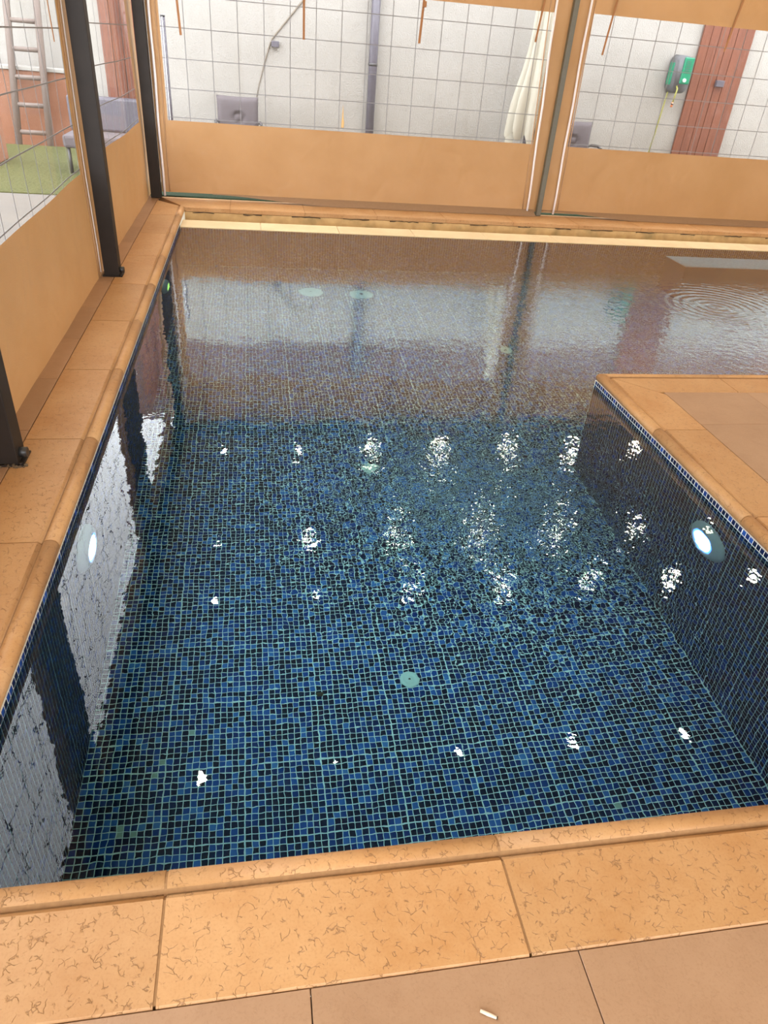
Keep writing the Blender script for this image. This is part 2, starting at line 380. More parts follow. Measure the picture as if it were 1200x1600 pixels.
def child_field(parent, *a, **k):
    o = tile_field('mosaic_field', *a, parent, **k); o.matrix_parent_inverse = Matrix.Translation(-Vector(parent.location)); return o
FX, FY = tile_coords(XL, XE), tile_coords(YF, YB)
NX_DECK = XR
near_rows = [y for y in FY if 1.47 <= y][:3]
near_cols = [x for x in FX if x < XR - P][:100]
near = {(round(x, 4), round(y, 4)) for x in near_cols for y in near_rows}
def skip_floor(U, V):
    deck = (U > XR - P * 0.7) & (V < YD - P * 0.3)
    nr = np.isin(np.round(V, 4), np.round(near_rows, 4)) & (U <= near_cols[-1] + 1e-4)
    return deck | nr
PALE = [(-0.33, 1.99), (-0.42, 1.87), (-0.45, 1.83), (-0.54, 1.55), (-0.56, 1.60), (-0.50, 1.58), (1.36, 1.50)]
child_field(fl, (0, 0, ZF), (1, 0, 0), (0, 1, 0), (0, 0, 1), FX, FY, skip=skip_floor, pale=PALE)
FZ = [-0.0425 + G - P - (0.0035 if k else 0.0) - P * k for k in range(50)]
child_field(wl, (XL, 0, 0), (0, 1, 0), (0, 0, 1), (1, 0, 0), FY, FZ, power=1.6, top=0.5)  # wall tiles darkened: shade below the coping is put into their colour
child_field(wr, (XR, 0, 0), (0, 1, 0), (0, 0, 1), (-1, 0, 0), [y for y in FY if y < YD - P], FZ, power=1.6, top=0.5)  # same painted under-coping shade on the deck side
child_field(wf, (0, YF, 0), (1, 0, 0), (0, 0, 1), (0, 1, 0), [x for x in FX if x < XR - P], FZ)
child_field(wd, (0, YD, 0), (1, 0, 0), (0, 0, 1), (0, 1, 0), [x for x in FX if x > XR], FZ)
child_field(wb, (0, YB, 0), (1, 0, 0), (0, 0, 1), (0, -1, 0), FX, [z for z in FZ if z < ZW - 0.045])
# the 300 tiles that show largest are single pieces
variants = []
for k in range(10):
    bm = bmesh.new(); s = P - G; c = 0.0022
    lo = [bm.verts.new(q) for q in ((0, 0, 0), (s, 0, 0), (s, s, 0), (0, s, 0))]
    hi = [bm.verts.new(q) for q in ((c, c, .0016), (s - c, c, .0016), (s - c, s - c, .0016), (c, s - c, .0016))]
    bm.faces.new(hi)
    for i in range(4): bm.faces.new((lo[i], lo[(i + 1) % 4], hi[(i + 1) % 4], hi[i]))
    me = bm_mesh(bm, 'mosaic_tile'); at = me.attributes.new('shade', 'FLOAT', 'FACE')
    at.data.foreach_set('value', [((k + 0.5) / 10) ** 1.35 * 0.64] * 5); me.materials.append(M['mosaic']); variants.append(me)
for y in near_rows:
    for x in near_cols:
        o = link('mosaic_tile', random.choice(variants), None, fl)
        o.location = (x - fl.location.x, y - fl.location.y, 0.15)

# submerged ledge of lilac mosaic near the overflow edge
bm = bmesh.new(); bm_box(bm, -1.5, 1.5, -0.2, 0.2, 0, ZW - 0.03 - ZF, 0.004)
ledge = link('submerged_ledge', bm_mesh(bm, 'submerged_ledge'), 'bench'); ledge.location = (5.72, 6.80, ZF)
bm = bmesh.new(); bm_box(bm, -1.505, 1.505, -0.205, 0.205, ZW - 0.05 - ZF, ZW - 0.025 - ZF, 0.004)
link('ledge_top', bm_mesh(bm, 'ledge_top'), 'bench', ledge); ledge.data.materials[0] = plain('navy_ledge_side', (0.02, 0.05, 0.13), 0.4, vary=0.4, scale=60)
tag(ledge, 'lilac grey mosaic ledge just under the water near the overflow edge', 'ledge')

# water
def water():
    bm = bmesh.new()
    def quad(x0, x1, y0, y1):
        vs = [bm.verts.new((x, y, 0)) for x, y in ((x0, y0), (x1, y0), (x1, y1), (x0, y1))]; bm.faces.new(vs)
    quad(XL, XR, YF, YD); quad(XL, XR, YD, YB); quad(XR, XE, YD, YB)
    bmesh.ops.remove_doubles(bm, verts=bm.verts, dist=1e-5)
    for f in bm.faces:
        f.normal_update()
        if f.normal.z < 0: f.normal_flip()
    me = bpy.data.meshes.new('pool_water'); bm.to_mesh(me); bm.free()
    o = link('pool_water', me, 'water', None, True); o.location = (0, 0, ZW); o.cycles.is_caustics_caster = True
    tag(o, 'clear rippled water filling the blue mosaic pool', 'water', kind='stuff')
water()

# ------------------------------------------------------------------ coping stones
PROF = [(0.014, -0.042), (0.002, -0.037), (-0.003, -0.022), (0.000, -0.008), (0.008, 0.002), (0.022, 0.008), (0.036, 0.0075), (0.046, 0.002), (0.052, -0.006), (0.056, -0.010), (0.060, -0.006), (0.068, 0.0)]
SQUARE = [(0.004, -0.042), (0.0, -0.040), (0.0, -0.004), (0.001, -0.001), (0.004, 0.0), (0.046, 0.0), (0.052, -0.002), (0.056, -0.003), (0.060, -0.002), (0.066, 0.0), (0.08, 0.0)]
def coping_mesh(length, w, m0=0.0, m1=0.0, gap=0.006, PROF=PROF):
    """stone along +x, pool edge at y=0, body towards +y; m0/m1 = mitre slope of either end"""
    prof = PROF + [(w - 0.004, 0.0), (w, -0.004), (w, -0.042)]
    bm = bmesh.new(); a, b = [], []
    for d, z in prof:
        a.append(bm.verts.new((gap / 2 + m0 * d, d, z))); b.append(bm.verts.new((length - gap / 2 + m1 * d, d, z)))
    n = len(prof)
    for i in range(n):
        f = bm.faces.new((a[i], a[(i + 1) % n], b[(i + 1) % n], b[i])); f.smooth = i < 11 and len(PROF) == 12
    bm.faces.new(a); bm.faces.new(b)
    return bm_mesh(bm, 'coping_stone')
def coping_run(name, label, start, direction, joints, w, m0=0.0, m1=0.0, flip=False, z=0.0, PROF=PROF):
    """joints: distances along the run; a mortar bed carries the stones"""
    ang = math.atan2(direction[1], direction[0]); e = None
    tot = joints[-1] - joints[0]
    bm = bmesh.new()
    prof = [(d + 0.002, z - 0.002) for d, z in PROF] + [(w - 0.006, -0.002), (w - 0.006, -0.042)]
    lo = [bm.verts.new((0.01 + m0 * d, d, z)) for d, z in prof]; hi = [bm.verts.new((tot - 0.01 + m1 * d, d, z)) for d, z in prof]
    bm.faces.new(lo); bm.faces.new(hi)
    for i in range(len(lo)): bm.faces.new((lo[i], lo[(i + 1) % len(lo)], hi[(i + 1) % len(lo)], hi[i]))
    root = struct(link(name, bm_mesh(bm, name), 'joint'), label)
    root.location = (start[0], start[1], z); root.rotation_euler = (0, 0, ang)
    if flip: root.scale = (1, -1, 1)
    for i in range(len(joints) - 1):
        l = joints[i + 1] - joints[i]
        me = coping_mesh(l, w, m0 if i == 0 else 0, m1 if i == len(joints) - 2 else 0, PROF=PROF)
        me.materials.append(M['coping']); o = link('coping_stone', me, None, root); o.location = (joints[i] - joints[0], 0, 0)
    return root
# left: along +y from the front corner, body towards -x (rotating +x to +y turns +y into -x)
jl = [YF, 1.372, 2.148, 2.920, 3.700, 4.476, 5.250, 6.025, 6.80, 7.575, 7.98]
coping_run('trim_1', 'honey limestone coping along the left pool edge beside the posts', (XL, YF), (0, 1), jl, 0.30, -1.0, 1.0)
# front: along +x, body towards -y
jf = [XL, -0.229, 0.525, 1.30, XR]
coping_run('trim_2', 'honey limestone coping with rounded nose along the near pool edge', (XL, YF), (1, 0), jf, 0.275, -1.0, 0.0, flip=True)
# deck side: along -y from the deck corner, body towards +x
jd = [0.0, 0.735, 1.533, 2.33, YD - YF + 0.275]
coping_run('trim_3', 'honey limestone coping along the deck side of the pool above the lamp', (XR, YD), (0, -1), jd, 0.30, 1.0, 0.0)
# deck end: along +x, body towards -y
je = [0.0, 0.78, 1.56, 2.34, 3.12, 3.9, 4.68, 5.46, XE - XR]
coping_run('trim_4', 'honey limestone coping across the far end of the deck', (XR, YD), (1, 0), je, 0.26, 1.0, 0.0, flip=True)
# back: along +x behind the overflow channel, body towards +y
jb = [XL, -0.26, 0.52, 1.30, 2.07, 2.85, 3.63, 4.4, 5.18, 5.95, 6.73, 7.5, XE]
coping_run('trim_5', 'honey limestone coping behind the overflow channel under the back curtains', (XL, 7.98), (1, 0), jb, 0.50, -0.6, 0.0, PROF=SQUARE)
# overflow edge (weir) of cream stones and the channel behind it
weir = struct(box('trim_6', XL, XE, YB + 0.012, YB + 0.298, ZW - 0.03, ZW - 0.013, 'joint'), 'cream stone overflow edge along the far side of the pool')
jw = [XL, 0.05, 0.83, 1.61, 2.39, 3.17, 3.95, 4.73, 5.51, 6.29, 7.07, XE]
for a, b in zip(jw, jw[1:]):
    o = box('weir_stone', a + 0.0015, b - 0.0015, YB - 0.004, YB + 0.305, ZW - 0.03, ZW + 0.006, 'weir', weir, 0.005)
    o.location -= weir.location
ch = slab('wall_channel', XL, XE, 7.985, 8.05, -0.30, -0.046, 'channel', 'mould stained rear face of the overflow channel')
slab('floor_channel', XL, XE, YB + 0.30, 7.985, -0.36, -0.30, 'channel', 'bottom of the overflow channel')
# crumbled dark joint under the back coping
def crack():
    pts = []; x = XL + 0.08
    while x < XE - 0.1:
        pts.append((x, 7.9775, -0.047 + random.uniform(-0.006, 0.004))); x += random.uniform(0.02, 0.07)
    for i in range(0, len(pts) - 9, 12):
        n = random.randint(4, 9)
        o = tube('open_joint', [Vector(p) - Vector(ch.location) for p in pts[i:i + n]], [random.uniform(0.002, 0.006) for _ in range(n)], 'leaf', ch, 5)
crack()

# ------------------------------------------------------------------ paving
floor = slab('floor', -1.6, XL - 0.02, -3.2, 8.55, -0.20, -0.055, 'joint', 'tan paving around the pool')
def paving(xs, ys, z=0.0, root=floor):
    meshes = {}
    for a, b in zip(xs, xs[1:]):
        for c, d in zip(ys, ys[1:]):
            key = (round(b - a, 3), round(d - c, 3))
            if key not in meshes:
                bm = bmesh.new(); bm_box(bm, 0.0012, b - a - 0.0012, 0.0012, d - c - 0.0012, -0.03, 0.0, 0.001, 1)
                me = bm_mesh(bm, 'paving_tile'); me.materials.append(M['paving']); meshes[key] = me
            o = link('paving_tile', meshes[key], None, root); o.location = (a - root.location.x, c - root.location.y, z - root.location.z)
paving([-1.589, -1.021], [0.155, 0.725, 1.295, 1.865, 2.435, 3.006, 3.58, 4.153, 4.723, 5.295, 5.865, 6.435, 7.005, 7.575, 8.145, 8.5])
floor2 = slab('floor_terrace', XL - 0.30, 9.2, -3.2, YF - 0.28, -0.20, -0.031, 'joint', 'tan paving tiles in front of the near coping')
xs = [0.067 + 0.562 * k for k in range(-2, 5)]
paving([-1.02] + xs[0:], [-0.50, 0.062, 0.6235], -0.002, floor2)
floor3 = slab('floor_deck', XR + 0.29, 9.2, YF - 0.28, YD - 0.262, -0.20, -0.031, 'joint', 'tan paved deck on the right between coping stones')
paving([2.302, 2.832, 3.394, 3.956, 4.518, 5.08], [0.6235, 0.79, 1.35, 1.91, 2.47, 3.03, 3.438], -0.002, floor3)
# splinter on the paving
st = tube('paper_butt', [(-0.014, 0.008, 0.004), (0.0, 0.0, 0.0042), (0.015, -0.008, 0.004)], [0.0032, 0.0038, 0.003], 'stick', None, 8)
st.location = (0.405, 0.533, -0.002); tag(st, 'small pale paper butt lying on the front paving', 'litter')
tip = tube('burnt_end', [(0.0145, -0.0078, 0.004), (0.0165, -0.0088, 0.004)], 0.0032, 'leaf', st, 8)

# ------------------------------------------------------------------ floor inlets, leaf, lamps
def inlet(x, y, r, label):
    o = empty('floor_inlet', (x, y, ZF))
    tag(o, label, 'inlet', 'round inlets in the pool floor')
    prof = [(r, 0.001), (r, 0.006), (r * 0.93, 0.010), (r * 0.86, 0.0085), (r * 0.80, 0.0105), (r * 0.62, 0.0115), (r * 0.58, 0.010), (r * 0.34, 0.011), (r * 0.30, 0.0125), (r * 0.14, 0.0125), (0, 0.0125)]
    link('cover', lathe_mesh('cover', prof, 28), 'drain', o)
    link('screw_hole', lathe_mesh('screw_hole', [(r * 0.14, 0.0127), (r * 0.10, 0.0131), (0, 0.0131)], 12), 'leaf', o)
inlet(0.645, 2.184, 0.044, 'ivory round floor inlet nearest to the front coping')
inlet(0.671, 3.797, 0.050, 'ivory round floor inlet in the middle of the pool')
inlet(0.50, 6.70, 0.115, 'large pale floor drain near the overflow edge, left of its twin')
inlet(0.98, 6.667, 0.115, 'large pale floor drain near the overflow edge, right of its twin')
inlet(2.05, 5.42, 0.055, 'ivory round floor inlet past the corner of the deck')
bm = bmesh.new()
vs = [bm.verts.new((0.017 * math.cos(a) * (1 + 0.25 * math.sin(3 * a)), 0.013 * math.sin(a), 0.0025 + 0.002 * math.cos(2 * a))) for a in [i * 2 * math.pi / 12 for i in range(12)]]
top = bm.verts.new((0, 0, 0.005))
for i in range(12): bm.faces.new((vs[i], vs[(i + 1) % 12], top))
lf = link('fallen_leaf', bm_mesh(bm, 'fallen_leaf'), 'leaf'); lf.location = (0.229, 2.145, ZF)
tag(lf, 'small dark brown leaf lying on the pool floor left of the near inlet', 'leaf')

def pool_lamp(loc, sgn, label, lens, led=True):
    o = empty('pool_lamp', loc); tag(o, label, 'lamp', 'underwater lamps in the pool walls')
    o.scale = (sgn * 0.72, 1, 1)
    link('bezel', lathe_mesh('bezel', [(0.128, 0.002), (0.130, 0.010), (0.122, 0.028), (0.105, 0.044), (0.088, 0.052), (0.080, 0.054), (0.078, 0.046)], 36, 'X'), 'bezel', o)
    if led: link('bloom_ring', lathe_mesh('bloom_ring', [(0.080, 0.047), (0.070, 0.050), (0.066, 0.050)], 36, 'X'), 'pool_halo', o)
    ln = link('lens', lathe_mesh('lens', [(0.067, 0.050), (0.052, 0.056), (0.028, 0.060), (0, 0.061)], 36, 'X'), lens, o)
    me = None
    for ring, r in ((6, 0.022), (12, 0.042), (16, 0.058)):
        for k in range(ring):
            a = k * 2 * math.pi / ring + ring
            if me is None:
                me = lathe_mesh('led', [(0.0045, 0), (0.004, 0.003), (0, 0.004)], 8, 'X'); me.materials.append(M['bezel'])
            d = link('led', me, None, ln); d.location = (0.0615 - 0.9 * r * r / 0.35, r * math.cos(a), r * math.sin(a)); d.scale = (0.5, 0.5, 0.5)
pool_lamp((XR, 2.30, -0.375), -1, 'lit blue white underwater lamp in the right pool wall', 'pool_lamp')
pool_lamp((XL, 2.41, -0.35), 1, 'lit blue white underwater lamp in the left pool wall near the front', 'pool_lamp')
pool_lamp((XL, 5.70, -0.32), 1, 'yellow green underwater lamp far back in the left pool wall', 'pool_lamp_green', False)

# ------------------------------------------------------------------ steel posts
def post(x0, x1, y0, y1, label, m='steel', stub=True, dust=False, ztop=ZC - 0.06):
    o = empty('steel_post', ((x0 + x1) / 2, (y0 + y1) / 2, 0)); tag(o, label, 'post', 'steel posts of the pool enclosure')
    hx, hy = (x1 - x0) / 2, (y1 - y0) / 2
    box('shaft', -hx, hx, -hy, hy, 0.006, ztop, m, o, 0.003)
    if stub:
        bp = box('base_plate', -hx - 0.012, hx + 0.020, -hy - 0.012, hy + 0.012, 0.0, 0.008, m, o, 0.002)
        ds = tube('drain_stub', [(hx - 0.01, -hy + 0.045, 0.040), (hx + 0.030, -hy + 0.045, 0.040)], 0.021, 'blackplastic', o, 16)
        tube('stub_bore', [(hx + 0.028, -hy + 0.045, 0.040), (hx + 0.0305, -hy + 0.045, 0.040)], 0.017, 'leaf', ds, 16)
        tube('bolt', [(hx + 0.010, -hy - 0.004, 0.008), (hx + 0.010, -hy - 0.004, 0.018)], 0.008, 'steel', bp, 6).location = -bp.location
    if dust:
        bm = bmesh.new()
        for k in range(26):
            a = random.uniform(-hx - 0.02, hx + 0.03); r = random.uniform(0.004, 0.010)
            bmesh.ops.create_icosphere(bm, subdivisions=1, radius=r, matrix=Matrix.Translation((a, -hy - random.uniform(0.0, 0.018), r * 0.3)))
        link('mortar_crumbs', bm_mesh(bm, 'mortar_crumbs'), 'dust', o)
    return o
post(-1.09, -0.985, 2.69, 2.795, 'black steel post at the left frame edge with a short drain stub', dust=True)
post(-1.09, -0.985, 5.42, 5.525, 'black steel post between the two left curtains')
post(-1.09, -0.985, 8.36, 8.465, 'black steel post in the far left corner', stub=False)
post(3.25, 3.305, 8.375, 8.43, 'slim olive grey post between the two back curtains', 'steel_olive', stub=False)
post(-1.09, -0.985, -0.05, 0.055, 'black steel post left of the camera')

# ------------------------------------------------------------------ curtains
def wave_fn(seed, amp, L0):
    r = random.Random(seed); ph = [r.uniform(0, 6.28) for _ in range(6)]
    def w(u, z):
        zz = max(0, 1.0 - z / 0.8)
        d = amp * (math.sin(u * 2.1 + ph[0] + z * 0.7) * 0.5 + math.sin(u * 4.7 + ph[1] - z * 1.6) * 0.3 + 0.25 * math.sin(z * 3.1 + ph[2] + u))
        d += amp * 0.8 * zz * zz * math.sin(u * 11 + ph[3] + z * 6) * 0.35
        return d * min(1.0, 0.25 + z * 2.0)
    return w
def curtain(label, axis, plane, u0, u1, wu0, wu1, wz0, wz1, seed, amp=0.012, zb=0.03, zt=2.62, cords=(), straps=(), hem=None, side=1, grid0=None, step=0.255, zb_fn=None, film=True):
    """axis 'y': curtain in the plane y=plane running along x; axis 'x': plane x=plane running along y"""
    w = wave_fn(seed, amp, 1)
    UD = (1, 0, 0) if axis == 'y' else (0, 1, 0); ND = (0, 1, 0) if axis == 'y' else (1, 0, 0)
    def pt(u, z, off=0.0):
        d = w(u, z) + off * side
        return Vector((u, plane + d, z)) if axis == 'y' else Vector((plane + d, u, z))
    base = Vector(((u0 + u1) / 2, plane, 0)) if axis == 'y' else Vector((plane, (u0 + u1) / 2, 0))
    root = empty('tarpaulin_curtain', base); tag(root, label, 'curtain', 'roll down curtains of the pool enclosure')
    def lines(a, b, brk, st):
        xs = {round(a, 4), round(b, 4)} | {round(x, 4) for x in brk}; xs = sorted(xs); out = []
        for p, q in zip(xs, xs[1:]):
            n = max(1, int(round((q - p) / st))); out += [p + (q - p) * i / n for i in range(n)]
        return out + [xs[-1]]
    us = lines(u0, u1, (wu0, wu1), 0.07); zs = lines(zb, zt, (wz0, wz1), 0.07)
    def sheet(name, test, m, off=0.0):
        bm = bmesh.new(); vv = {}
        def V(i, j):
            if (i, j) not in vv:
                z = zs[j]
                if j == 0 and zb_fn: z = zb_fn(us[i])
                vv[i, j] = bm.verts.new(pt(us[i], z, off) - base)
            return vv[i, j]
        for i in range(len(us) - 1):
            for j in range(len(zs) - 1):
                cu, cz = (us[i] + us[i + 1]) / 2, (zs[j] + zs[j + 1]) / 2
                if test(cu, cz): bm.faces.new((V(i, j), V(i + 1, j), V(i + 1, j + 1), V(i, j + 1))).smooth = True
        if not bm.faces: bm.free(); return None
        return link(name, bm_mesh(bm, name), m, root)
    inw = lambda u, z: wu0 < u < wu1 and wz0 < z < wz1
    sheet('lower_panel', lambda u, z: z < wz0, 'fabric'); sheet('upper_panel', lambda u, z: z > wz1, 'fabric')
    sheet('side_margin', lambda u, z: wz0 < z < wz1 and u < wu0, 'fabric'); sheet('side_margin', lambda u, z: wz0 < z < wz1 and u > wu1, 'fabric')
    if film:
        fo = sheet('window_film', inw, 'film')
    g = grid0 if grid0 is not None else wu0 + 0.13
    u = g
    while u < wu1 - 0.02:
        if u > wu0 + 0.01: ribbon('grid_thread', [pt(u, wz0 + (wz1 - wz0) * i / 20, -0.002) - base for i in range(21)], UD, 0.007, ND, 0.001, 'thread', root)
        u += step
    z = wz0 + 0.03
    while z < wz1 - 0.01:
        n = max(6, int((wu1 - wu0) / 0.12)); ribbon('grid_thread', [pt(wu0 + (wu1 - wu0) * i / n, z, -0.002) - base for i in range(n + 1)], (0, 0, 1), 0.007, ND, 0.001, 'thread', root)
        z += step
    for ua, ub, z0 in cords:
        pts = [pt(ub + (ua - ub) * i / 14 + 0.004 * math.sin(i * 1.3), z0 + (zt - z0) * i / 14, -0.02 if axis == 'y' else -0.008) - base for i in range(15)]
        tube('edge_cord', pts, 0.0125 if axis == 'y' else 0.004, 'cord', root, 8)
        sgn = 1 if (ua + ub) / 2 < (wu0 + wu1) / 2 else -1
        tube('seam_tape', [pt(ub + sgn * 0.055 + (ua - ub) * i / 14, zb + 0.01 + (zt - zb - 0.01) * i / 14, -0.004) - base for i in range(15)], 0.006, 'seam', root, 4)
    for us_, zz, lean, wd in straps:
        pts = [pt(us_ + lean * (i / 8) ** 2, zt - 0.02 + (zz - zt + 0.02) * i / 8, (-0.03 - 0.012 * math.sin(i * 0.8)) * (1.0 if axis == 'y' else 0.4)) - base for i in range(9)]
        ribbon('tie_strap', pts, UD, wd * 2, ND, 0.003, 'strap', root)
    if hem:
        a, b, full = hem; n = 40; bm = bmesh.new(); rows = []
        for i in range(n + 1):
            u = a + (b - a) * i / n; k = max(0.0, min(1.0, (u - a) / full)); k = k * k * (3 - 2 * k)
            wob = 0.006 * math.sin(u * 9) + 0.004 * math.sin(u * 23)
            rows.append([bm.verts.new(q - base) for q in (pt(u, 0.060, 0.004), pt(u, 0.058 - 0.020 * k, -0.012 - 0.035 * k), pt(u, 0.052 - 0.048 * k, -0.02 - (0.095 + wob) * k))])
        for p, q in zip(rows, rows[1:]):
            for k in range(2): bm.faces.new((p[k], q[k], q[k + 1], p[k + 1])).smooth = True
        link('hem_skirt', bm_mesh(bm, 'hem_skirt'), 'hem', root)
    return root
curtain('tan tarpaulin curtain with clear gridded window along the back, left of the slim post', 'y', YC, -0.982, 3.274, -0.86, 3.085, 0.738, 1.945, 11,
        zb=0.045, cords=((-0.935, -0.955, 0.02), (3.055, 3.15, 0.02)), straps=((-0.70, 1.474, 0.035, 0.011), (0.52, 1.525, 0.0, 0.011), (1.72, 1.579, -0.03, 0.012), (2.97, 1.68, -0.055, 0.010)),
        hem=(-0.45, 3.23, 1.3), grid0=-0.632, zb_fn=lambda u: 0.055 - 0.02 * max(0, min(1, (u + 0.5) / 2)))
curtain('tan tarpaulin curtain with clear gridded window along the back, right of the slim post', 'y', YC, 3.282, 7.7, 3.505, 7.45, 0.735, 1.968, 23,
        zb=0.03, cords=((3.445, 3.475, 0.02),), straps=((3.74, 1.62, -0.06, 0.010), (5.13, 1.75, -0.07, 0.010), (6.4, 1.7, -0.03, 0.010)), hem=(3.33, 7.68, 1.2), grid0=3.745)
curtain('tan tarpaulin curtain with clear window on the left, between the two nearer posts', 'x', XC, 2.80, 5.56, 3.12, 5.32, 0.69, 2.20, 31, amp=0.015, side=-1,
        zb=-0.006, cords=((5.44, 5.42, 0.03),), straps=((5.05, 1.42, 0.06, 0.008),), grid0=3.26)
curtain('tan tarpaulin curtain with clear window on the left, in the far corner', 'x', XC, 5.57, 8.62, 5.80, 8.22, 0.725, 2.20, 37, amp=0.016, side=-1, zb=-0.006, grid0=5.98, step=0.255)
curtain('tan tarpaulin curtain with clear window left of the camera', 'x', XC, 0.08, 2.795, 0.25, 2.56, 0.70, 2.12, 41, amp=0.014, side=-1, zb=-0.006, grid0=0.4)
curtain('tan tarpaulin curtain with clear window behind the camera on the left', 'x', XC, -2.7, -0.06, -2.5, -0.25, 0.70, 2.12, 43, amp=0.02, side=-1, zb=-0.006, grid0=-2.3)
# buckle on the strap in the middle of the back window
bk = box('strap_buckle', 1.690, 1.728, YC - 0.055, YC - 0.035, 1.88, 1.93, 'strap', None, 0.003)
bk_root = [o for o in COL.objects if o.name.startswith('tarpaulin_curtain')][0]
bk.parent = bk_root; bk.matrix_parent_inverse = Matrix.Translation(-Vector(bk_root.location))

# ------------------------------------------------------------------ roof with beams and downlights
bm = bmesh.new()
vs = [bm.verts.new(q) for q in ((-1.25, -3.2, 0), (9.2, -3.2, 0), (9.2, 8.65, 0), (-1.25, 8.65, 0))]; bm.faces.new(vs[::-1])
ceil = struct(link('ceiling', bm_mesh(bm, 'ceiling'), 'ceiling'), 'translucent tan membrane roof over the pool'); ceil.location = (0, 0, ZC + 0.06)
y = -3.1
while y < 8.6:
    o = box('roof_bar', -1.2, 9.15, y - 0.03, y + 0.03, ZC - 0.012, ZC + 0.055, 'strap', ceil); o.location -= ceil.location; y += 0.975
for i, (a, b, c, d) in enumerate(((-1.10, -0.98, -3.1, 8.47), (-0.98, 9.1, 8.37, 8.47))):
    struct(box('trim_%d' % (7 + i), a, b, c, d, ZC - 0.06, ZC - 0.013, 'steel'), 'black steel roof beam above the curtains')
lens_me = lathe_mesh('lens', [(0.048, 0.0), (0.046, -0.003), (0, -0.004)], 20); lens_me.materials.append(M['lamp'])
ring_me = lathe_mesh('trim_ring', [(0.049, 0.0), (0.049, -0.006), (0.060, -0.004), (0.062, 0.0)], 20); ring_me.materials.append(M['white_plastic'])
bulb = bpy.data.lights.new('bulb', 'AREA'); bulb.shape = 'DISK'; bulb.size = 0.085; bulb.energy = LAMP; bulb.color = (1.0, 0.80, 0.56)
bulb.cycles.is_caustics_light = True
cols = [-0.46 + 0.928 * k for k in range(10)]
ORD = ['leftmost', 'second from the left', 'third from the left', 'fourth from the left', 'fifth from the left', 'sixth from the left', 'seventh from the left', 'eighth from the left', 'ninth from the left', 'tenth from the left']
ROW = {-0.9: 'added behind the camera', 1.25: 'added above the front coping', 3.19: 'mirrored nearest the front coping', 5.07: 'mirrored second from the front', 5.98: 'mirrored third from the front', 7.9: 'mirrored farthest back'}
for yy in (-0.9, 1.25, 3.19, 5.07, 5.98, 7.9):  # first two rows are unseen lamps added for extra light
    for ci, xx in enumerate(cols):
        if yy < 3 and xx > 5: continue
        o = empty('downlight', (xx, yy, ZC + 0.058)); tag(o, 'small round downlight, %s in the row %s' % (ORD[ci], ROW[yy]), 'downlight', 'downlights in the roof')
        link('lens', lens_me, None, o); link('trim_ring', ring_me, None, o)
        lo = bpy.data.objects.new('bulb', bulb); COL.objects.link(lo); lo.parent = o; lo.location = (0, 0, -0.008)
for ob in list(COL.objects):
    if ob.type == 'MESH' and (ob.name.startswith(('mosaic', 'floor_pool', 'wall_pool', 'pool_lamp', 'bezel', 'cover', 'submerged', 'ledge', 'fallen'))): ob.cycles.is_caustics_receiver = True
wr_ = struct(box('wall_right', 9.2, 9.35, -3.2, 8.65, -0.2, ZC + 0.06, 'beige'), 'beige end wall far to the right of the pool')

# ------------------------------------------------------------------ garden behind the back curtains
slab('floor_garden', -16, 14, 8.56, 24, -0.30, -0.21, 'terrace', 'ground behind the enclosure')
slab('floor_garden_left', -16, -1.62, -6, 8.56, -0.30, -0.21, 'terrace', 'ground left of the enclosure')
slab('floor_garden_near', -1.62, 14, -8, -3.2, -0.30, -0.21, 'terrace', 'ground behind the camera')
slab('floor_yard', -1.15, 12, 9.35, 10.8, -0.21, -0.02, 'terrace', 'pale paving in front of the white wall')
turf = box('turf_strip', -1.3, 12, 8.58, 9.35, -0.21, -0.004, 'turf'); tag(turf, 'dark green artificial turf strip behind the back curtain', 'turf', kind='stuff')
YW = 10.8
wback = slab('wall_back', -1.95, 12, YW, YW + 0.2, -0.21, 2.36, 'white_wall', 'white rough rendered garden wall behind the back curtains')
slab('wall_back_upper', -1.95, 12, YW + 0.02, YW + 0.2, 2.36, 3.7, 'umber', 'umber upper storey above the white wall')
bm = bmesh.new()
prof = [(0.0, 0.27), (0.006, 0.20), (0.010, 0.12), (0.022, 0.06), (0.018, 0.0), (-0.016, 0.0), (-0.014, 0.05), (-0.008, 0.12), (-0.004, 0.2)]
a = [bm.verts.new((x, -0.003, z)) for x, z in prof]; b = [bm.verts.new((x, 0.002, z)) for x, z in prof]
bm.faces.new(a); bm.faces.new(b[::-1])
for i in range(len(a)): bm.faces.new((a[i], b[i], b[(i + 1) % len(a)], a[(i + 1) % len(a)]))
o = link('chipped_patch', bm_mesh(bm, 'chipped_patch'), plain('ochre_chip', (0.55, 0.33, 0.12), 0.9), wback); o.location = Vector((1.20, YW, 0.56)) - wback.location
dp = empty('drain_pipe', (1.563, YW - 0.07, 0)); tag(dp, 'slate grey drain pipe running up the white wall', 'pipe')
tube('pipe', [(0, 0, -0.02), (0, 0, 2.9)], 0.056, 'pipe', dp, 16)
for z in (0.35, 1.3, 2.25):
    tube('pipe_bracket', [(0, 0, z), (0, 0, z + 0.03)], 0.061, 'frame_metal', dp, 16)
bx = box('wall_junction_box', 0.258, 0.355, YW - 0.06, YW, 1.412, 1.478, 'pipe', None, 0.006); tag(bx, 'small grey junction box on the white wall', 'box')
cb = tube('wall_cable', [(0.72, YW - 0.008, 2.0), (0.66, YW - 0.008, 1.93), (0.47, YW - 0.008, 1.72), (0.27, YW - 0.008, 1.50), (0.235, YW - 0.008, 1.43), (0.15, YW - 0.008, 1.18), (0.09, YW - 0.008, 0.98), (0.05, YW - 0.008, 0.80)], [0.010, 0.010, 0.010, 0.010, 0.009, 0.007, 0.005, 0.004], 'canvas')
